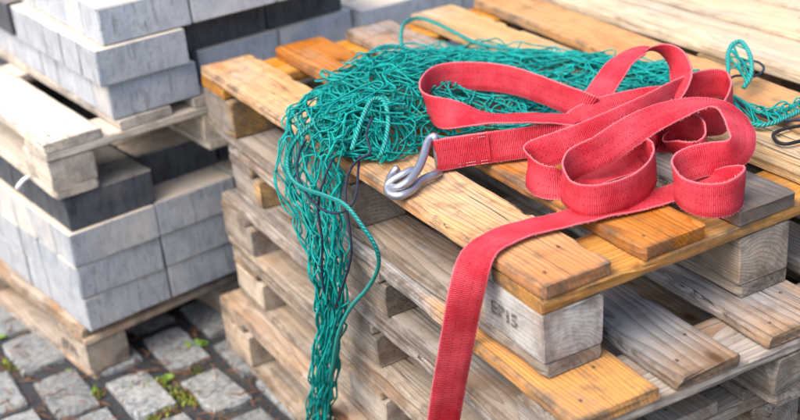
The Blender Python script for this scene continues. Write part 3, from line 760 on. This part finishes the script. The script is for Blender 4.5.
CORD_FRONT = [(0.026, 0.487, 0.729), (0.001, 0.463, 0.714), (-0.006, 0.441, 0.694), (-0.02, 0.458, 0.679), (-0.03, 0.475, 0.655), (-0.065, 0.425, 0.643), (-0.075, 0.402, 0.603), (-0.08, 0.396, 0.555), (-0.085, 0.428, 0.489), (-0.08, 0.486, 0.415)]
CORD_TOP = [(-0.047, 0.497, 0.674), (-0.085, 0.463, 0.653), (-0.09, 0.479, 0.605), (-0.09, 0.477, 0.552), (-0.09, 0.495, 0.481), (-0.085, 0.502, 0.428)]
CORD_RIGHT = [(0.606, 0.365, 0.659), (0.657, 0.37, 0.656), (0.712, 0.39, 0.656), (0.737, 0.366, 0.656), (0.774, 0.382, 0.656), (0.794, 0.416, 0.656), (0.781, 0.444, 0.656)]
CORD_RIGHT_LOW = [(0.625, 0.332, 0.656), (0.621, 0.265, 0.654), (0.616, 0.215, 0.652), (0.647, 0.175, 0.652), (0.712, 0.171, 0.65)]
CORD_BLACK = [(0.679, 0.141, 0.65), (0.632, 0.161, 0.65), (0.604, 0.168, 0.65), (0.577, 0.164, 0.65), (0.559, 0.141, 0.65), (0.561, 0.123, 0.65), (0.586, 0.117, 0.65), (0.641, 0.107, 0.65)]
# </COORDS>

# ------------------------------------------------------------------ red lashing strap with its hook
def ribbon(name, stations, width, thick, mat, parent):
    data = [(*p, *a) for p, a in stations]
    # keep the across direction from flipping between stations
    fixed = [data[0]]
    for d in data[1:]:
        pa = Vector(fixed[-1][3:]); a = Vector(d[3:])
        if pa.dot(a) < 0: d = (*d[:3], *(-a))
        a = Vector(d[3:]).normalized(); fixed.append((*d[:3], *a))
    raw = spline(fixed, 14)
    # even spacing
    pts = [Vector(r[:3]) for r in raw]; acr = [Vector(r[3:]).normalized() for r in raw]
    acc = [0.0]
    for i in range(1, len(pts)): acc.append(acc[-1] + (pts[i] - pts[i - 1]).length)
    step = .004; n = int(acc[-1] / step); P = []; A = []; k = 0
    for i in range(n + 1):
        s = acc[-1] * i / n
        while k < len(acc) - 2 and acc[k + 1] < s: k += 1
        t = (s - acc[k]) / max(1e-9, acc[k + 1] - acc[k])
        P.append(pts[k].lerp(pts[k + 1], t)); A.append(acr[k].lerp(acr[k + 1], t).normalized())
    for it in range(6):
        P = [P[0]] + [(P[i - 1] + P[i] * 2 + P[i + 1]) / 4 for i in range(1, n)] + [P[-1]]
        A = [A[0]] + [(A[i - 1] + A[i] * 2 + A[i + 1]).normalized() for i in range(1, n)] + [A[-1]]
    prof = [(-1, -.3), (-.97, -.5), (-.5, -.42), (0, -.40), (.5, -.42), (.97, -.5), (1, -.3), (1, .3), (.97, .5), (.5, .42), (0, .40), (-.5, .42), (-.97, .5), (-1, .3)]
    vs_, fs_, uv = [], [], []; m = len(prof)
    for i in range(n + 1):
        t = (P[min(i + 1, n)] - P[max(i - 1, 0)]).normalized()
        a = A[i] - t * A[i].dot(t); a.normalize(); nn = t.cross(a)
        wob = noise.noise(Vector((i * .06, 3, 1))) * .0012
        for c, h in prof:
            q = P[i] + a * (c * width / 2) + nn * (h * thick + wob * c)
            q += nn * (noise.noise(Vector((i * .045, c * 1.3, 7))) * .003 + noise.noise(Vector((i * .16, c * .9, 17))) * .0012)
            vs_.append(q); uv.append((i * acc[-1] / n, c * .5 + .5))
    for i in range(n):
        for k in range(m):
            k2 = (k + 1) % m; fs_.append((i * m + k, i * m + k2, (i + 1) * m + k2, (i + 1) * m + k))
    fs_.append(tuple(range(m))); fs_.append(tuple(n * m + k for k in reversed(range(m))))
    o = mesh_obj(name, vs_, fs_, mat, parent, True, uv)
    return o, P, A

def edge_fibres(P, A, width):
    tb = Tubes(); r = random.Random(2); n = len(P) - 1
    for i in range(1, n):
        t = (P[i + 1] - P[i - 1]).normalized(); a = A[i] - t * A[i].dot(t); a.normalize(); nn = t.cross(a)
        for sg in (-1, 1):
            for q in range(2):
                if r.random() < .45: continue
                o = P[i] + t * r.uniform(-.002, .002) + a * (sg * width / 2 * .985) + nn * r.uniform(-.001, .001)
                e = o + a * (sg * r.uniform(.0004, .0017)) + t * r.uniform(-.002, .002) + nn * r.uniform(-.0015, .0015)
                tb.add([o, (o + e) / 2 + nn * r.uniform(-.0005, .0005), e], .00035, 3, False)
    return tb
strap = empty('lashing_strap', (.35, .2, T))
tag(strap, 'faded red webbing lashing strap heaped in loops, one end hanging over the pallet edge', 'strap')
web, WP, WA = ribbon('webbing', STRAP, .050, .0030, M['webbing'], None)
web.parent = strap; web.matrix_parent_inverse = Matrix.Translation(-strap.location)
def under(o, parent):
    o.parent = parent; o.matrix_parent_inverse = Matrix.Translation(-parent.location)
    return o
# the strap end folded round the bar of the hook and sewn
E0 = WP[-1]; tE = (WP[-1] - WP[-6]).normalized(); aE = WA[-1] - tE * WA[-1].dot(tE); aE.normalize(); nE = tE.cross(aE)
if aE.z < 0: aE = -aE
def back(s): return WP[max(0, len(WP) - 1 - int(s / .004))]
fold = [(back(.085) + nE * .0032, aE), (back(.06) + nE * .0034, aE), (back(.03) + nE * .0040, aE), (back(.012) + nE * .0068, aE), (E0 + nE * .0074, aE), (E0 + tE * .0072, aE), (E0 - nE * .0074, aE), (back(.012) - nE * .0068, aE), (back(.03) - nE * .0040, aE), (back(.06) - nE * .0034, aE), (back(.085) - nE * .0032, aE)]
slv, SP, SA = ribbon('sewn_end', [(tuple(p), tuple(a)) for p, a in fold], .0505, .0026, M['webbing'], None)
under(slv, strap)
sti = Tubes()
for sgn in (-1, 1):
    for row in (-.019, .019, -.0235, .0235):
        for k in range(12):
            s = .026 + k * .0048
            p = back(s) + nE * (sgn * .0056) + aE * row; q = back(s + .003) + nE * (sgn * .0056) + aE * row
            sti.add([p, (p + q) / 2 + nE * (sgn * .0004), q], .0007, 4)
under(sti.build('stitching', M['thread']), strap)
b0, b1 = E0 + aE * .029, E0 - aE * .029
ff = under(edge_fibres(WP, WA, .050).build('edge_fuzz', M['thread']), strap); ff['kind'] = 'stuff'
hk = Tubes()
hu = [tuple(b0 - aE * .004), tuple(b0)] + HOOK_UPPER; hl = [tuple(b1 + aE * .004), tuple(b1)] + HOOK_LOWER
for pts in (hu, hl): hk.add(spline(pts, 8), lambda t: .0068 * min(1, .6 + 9 * (1 - t)), 12)
hk.add([tuple(b0), tuple(E0), tuple(b1)], .0056, 10)
under(hk.build('hook', M['zinc']), strap)

# ------------------------------------------------------------------ teal net
net = empty('rope_net', (.2, .62, T))
tag(net, 'tangled teal rope net heaped on the pallet and spilling over its edge', 'net')
rn = random.Random(99)
def lerp_tab(tab, s):
    s = min(max(s, 0), 1) * (len(tab) - 1); i = min(int(s), len(tab) - 2); f = s - i
    return tuple(a + (b - a) * f for a, b in zip(tab[i], tab[i + 1]))
FRONT = [(.0, .545), (.055, .490), (.18, .500), (.33, .475), (.47, .440), (.63, .40)]
BACK = [(.02, .68), (.085, .79), (.24, .90), (.40, .88), (.55, .72), (.66, .50)]
HGT = [(.042,), (.102,), (.080,), (.040,), (.030,), (.016,)]
def heap(s, t, lift):
    f = lerp_tab(FRONT, s); b = lerp_tab(BACK, s); h = lerp_tab(HGT, s)[0]
    tt = min(max(t, 0), 1)
    x, y = f[0] + (b[0] - f[0]) * t, f[1] + (b[1] - f[1]) * t
    bump = .78 + .55 * noise.noise(Vector((x * 9, y * 9, 3.3)))
    fold = 1 - abs(noise.noise(Vector((x * 9 + y * 7, y * 4 - x * 3, 12.5)))) * 2.2
    z = h * max(0.03, math.sin(math.pi * (tt ** .85))) ** .7 * (bump * .82 + .28 * fold)
    k = min(1, max(0, (math.hypot((x - .25) / .15, (y - .48) / .14) - .8) / .3))
    z = min(z, .036 + (z - .036) * k) if z > .036 else z
    return Vector((x, y, T + .004 + z * lift))
twine = Tubes()
RT = .0016
def sheet(pos, ni, nj, slack, keep=1.0):
    nodes = {}
    for i in range(ni):
        for j in range(nj):
            nodes[i, j] = pos((i + .5 * (j % 2)) / (ni - 1), j / (nj - 1))
    for p in nodes.values():
        if p is not None: twine.blob(p, .0026)
    def run(seq):
        pts = []
        for a, b in zip(seq[:-1], seq[1:]):
            d = b - a; side = Vector((-d.y, d.x, .15 * d.z)); side = side.normalized() if side.length > 1e-6 else Vector((1, 0, 0))
            bow = rn.gauss(0, slack)
            pts.append(tuple(a)); pts.append(tuple(a + d * .5 + side * bow + Vector((0, 0, rn.gauss(0, slack * .3)))))
        pts.append(tuple(seq[-1]))
        zmin = T + .003
        q = [Vector(p) for p in spline(pts, 4)]
        for it in range(5): q = [q[0]] + [(q[k - 1] + q[k] * 2 + q[k + 1]) / 4 for k in range(1, len(q) - 1)] + [q[-1]]
        q = [(p[0], p[1], max(p[2], zmin) if p[0] > .004 else p[2]) for p in q]
        twine.add(q, RT, 5, False)
    for edge in ([nodes[i, 0] for i in range(ni)], [nodes[i, nj - 1] for i in range(ni)], [nodes[0, j] for j in range(nj)], [nodes[ni - 1, j] for j in range(nj)]):
        edge = [p for p in edge if p is not None]
        if len(edge) > 1: run(edge)
    for fam in (0, 1):
        starts = [(i, 0) for i in range(ni)] + [((0 if fam == 0 else ni - 1), j) for j in range(2 - (fam == 1), nj, 2)]
        for i, j in starts:
            seq = []
            while 0 <= i < ni and j < nj:
                p = nodes[i, j]
                if p is None: break
                seq.append(p)
                if fam == 0: i, j = (i, j + 1) if j % 2 == 0 else (i + 1, j + 1)
                else: i, j = (i - 1, j + 1) if j % 2 == 0 else (i, j + 1)
            if len(seq) > 1: run(seq)
for lay in range(6):
    lift = (.35, .6, .8, .93, 1.02, 1.1)[lay]; o1 = lay * 13.7
    ds, dt = rn.uniform(-.02, .02), rn.uniform(-.02, .02)
    def pos(s, t, o1=o1, lift=lift):
        v = Vector((s * 5, t * 3, o1))
        s2 = s + .11 * noise.noise(v * 1.1) + .035 * noise.noise(v * 3.3 + Vector((9, 0, 0))) + ds
        t2 = t + .26 * noise.noise(v * 1.1 + Vector((0, 30, 0))) + .09 * noise.noise(v * 3.3 + Vector((0, 9, 40))) + dt
        p = heap(min(max(s2, 0), 1.0), min(max(t2, -.02), 1.02), lift)
        return p + Vector((rn.gauss(0, .004), rn.gauss(0, .004), abs(rn.gauss(0, .005))))
    sheet(pos, 17, 13, .019)
# the loose far edge of the net, spread thin over the boards
def pos(s, t):
    v = Vector((s * 6, t * 3, 77.0))
    s2 = .30 + s * .62 + .07 * noise.noise(v * 1.3); t2 = .75 + t * .38 + .14 * noise.noise(v * 1.3 + Vector((0, 20, 0)))
    p = heap(min(s2, 1), min(t2, 1.16), .5)
    return p + Vector((rn.gauss(0, .004), rn.gauss(0, .004), abs(rn.gauss(0, .006))))
sheet(pos, 13, 8, .017)
# loose bights lying on top of the heap
for k in range(150):
    s, t = rn.uniform(.02, .62), rn.uniform(.0, .9)
    c = heap(s, t, 1.08)
    if math.hypot((c.x - .25) / .15, (c.y - .48) / .14) < 1.15: continue
    a0 = rn.uniform(0, 6.3); ln = rn.uniform(.03, .07); wd_ = rn.uniform(.012, .026)
    pts = []
    for q in range(8):
        u = q / 7; a = math.pi * (u * 1.3 - .15)
        lx = math.sin(a) * ln - ln * .4; ly = math.cos(a) * wd_
        x, y = c.x + lx * math.cos(a0) - ly * math.sin(a0), c.y + lx * math.sin(a0) + ly * math.cos(a0)
        hz = heap(s, t, 1.08).z
        pts.append((x, y, max(T + .004, c.z + .012 * math.sin(math.pi * u) + rn.uniform(-.003, .003))))
    twine.add(spline(pts, 5), RT, 5, False)
# the part that hangs over the edge
HANG = [(.060, .640, .060, .080), (.012, .615, .044, .075), (-.020, .595, .014, .066), (-.042, .565, -.045, .052), (-.052, .525, -.11, .038), (-.056, .512, -.18, .028), (-.057, .526, -.26, .021), (-.060, .556, -.35, .018), (-.062, .593, -.45, .016), (-.064, .63, -.55, .015), (-.066, .66, -.635, .014)]
hs = spline(HANG, 10)
def hang_at(u):
    u = min(max(u, 0), 1) * (len(hs) - 1); i = min(int(u), len(hs) - 2); f = u - i
    return [a + (b - a) * f for a, b in zip(hs[i], hs[i + 1])]
for lay in range(5):
    def pos(s, t, lay=lay):
        x, y, z, w = hang_at(t * 1.02)
        c = (s - .5) * 2 + .45 * noise.noise(Vector((s * 3, t * 4, lay * 9.1)))
        dep = (.004 + .007 * lay) * (0.6 + .8 * noise.noise(Vector((s * 5, t * 6, lay * 5.5 + 40))) + .4)
        ax = Vector((-.42, .90, 0)) if z < .0 else Vector((-.1, .99, 0))
        p = Vector((x, y, z + T)) + ax * (c * w) + Vector((-.8, -.5, .3 if z > 0 else 0)) * dep
        p += Vector((rn.gauss(0, .002), rn.gauss(0, .003), rn.gauss(0, .008)))
        if t > .93 and lay > 1: return None
        return p
    sheet(pos, 5, 24, .006)
under(twine.build('netting', M['twine']), net)
ropes = Tubes()
for pts, r in ((ROPE_LOOP, .0035), (ROPE_FOLD, .0040), (ROPE_BACK, .0040), (ROPE_FRONT, .0034), (ROPE_TAIL, .0042), (ROPE_TAIL_LOW, .0040), (ROPE_CURL, .0042)):
    t1 = Tubes(); t1.add(spline(pts, 10), r, 8); under(t1.build('border_rope', M['rope']), net)
for pts, r in ((CORD_LEFT, .0022), (CORD_FRONT, .0022), (CORD_TOP, .0022), (CORD_RIGHT, .0024), (CORD_RIGHT_LOW, .0024)):
    t1 = Tubes(); t1.add(spline(pts, 10), r, 7); under(t1.build('draw_cord', M['cord']), net)
# net meshes gathered along the tail on the right
tail = Tubes()
for k in range(34):
    u0 = rn.uniform(0, .9); A_ = spline(ROPE_TAIL, 6); B_ = spline(ROPE_TAIL_LOW, 6)
    a = A_[int(u0 * (len(A_) - 1))]; b = B_[min(len(B_) - 1, int((u0 + rn.uniform(-.1, .1)) * (len(B_) - 1)) if u0 > .1 else 0)]
    mid = tuple((p + q) / 2 + rn.uniform(-.012, .012) for p, q in zip(a[:2], b[:2])) + (T + rn.uniform(.006, .03),)
    tail.add(spline([a, mid, b], 5), .0016, 4, False)
CURL = spline(ROPE_CURL, 6)
for k in range(9):
    a = CURL[rn.randrange(4, 20)]; b = CURL[rn.randrange(28, len(CURL) - 2)]
    mid = tuple((p + q) / 2 + rn.uniform(-.006, .006) for p, q in zip(a, b)); tail.add(spline([a, mid, b], 4), .0016, 4, False)
under(tail.build('netting', M['twine']), net)
ct = Tubes(); ct.add(spline(CORD_BLACK, 10), .0030, 8)
tag(ct.build('elastic_cord', M['black']), 'thin black elastic cord looped on the pale board at the right', 'cord')
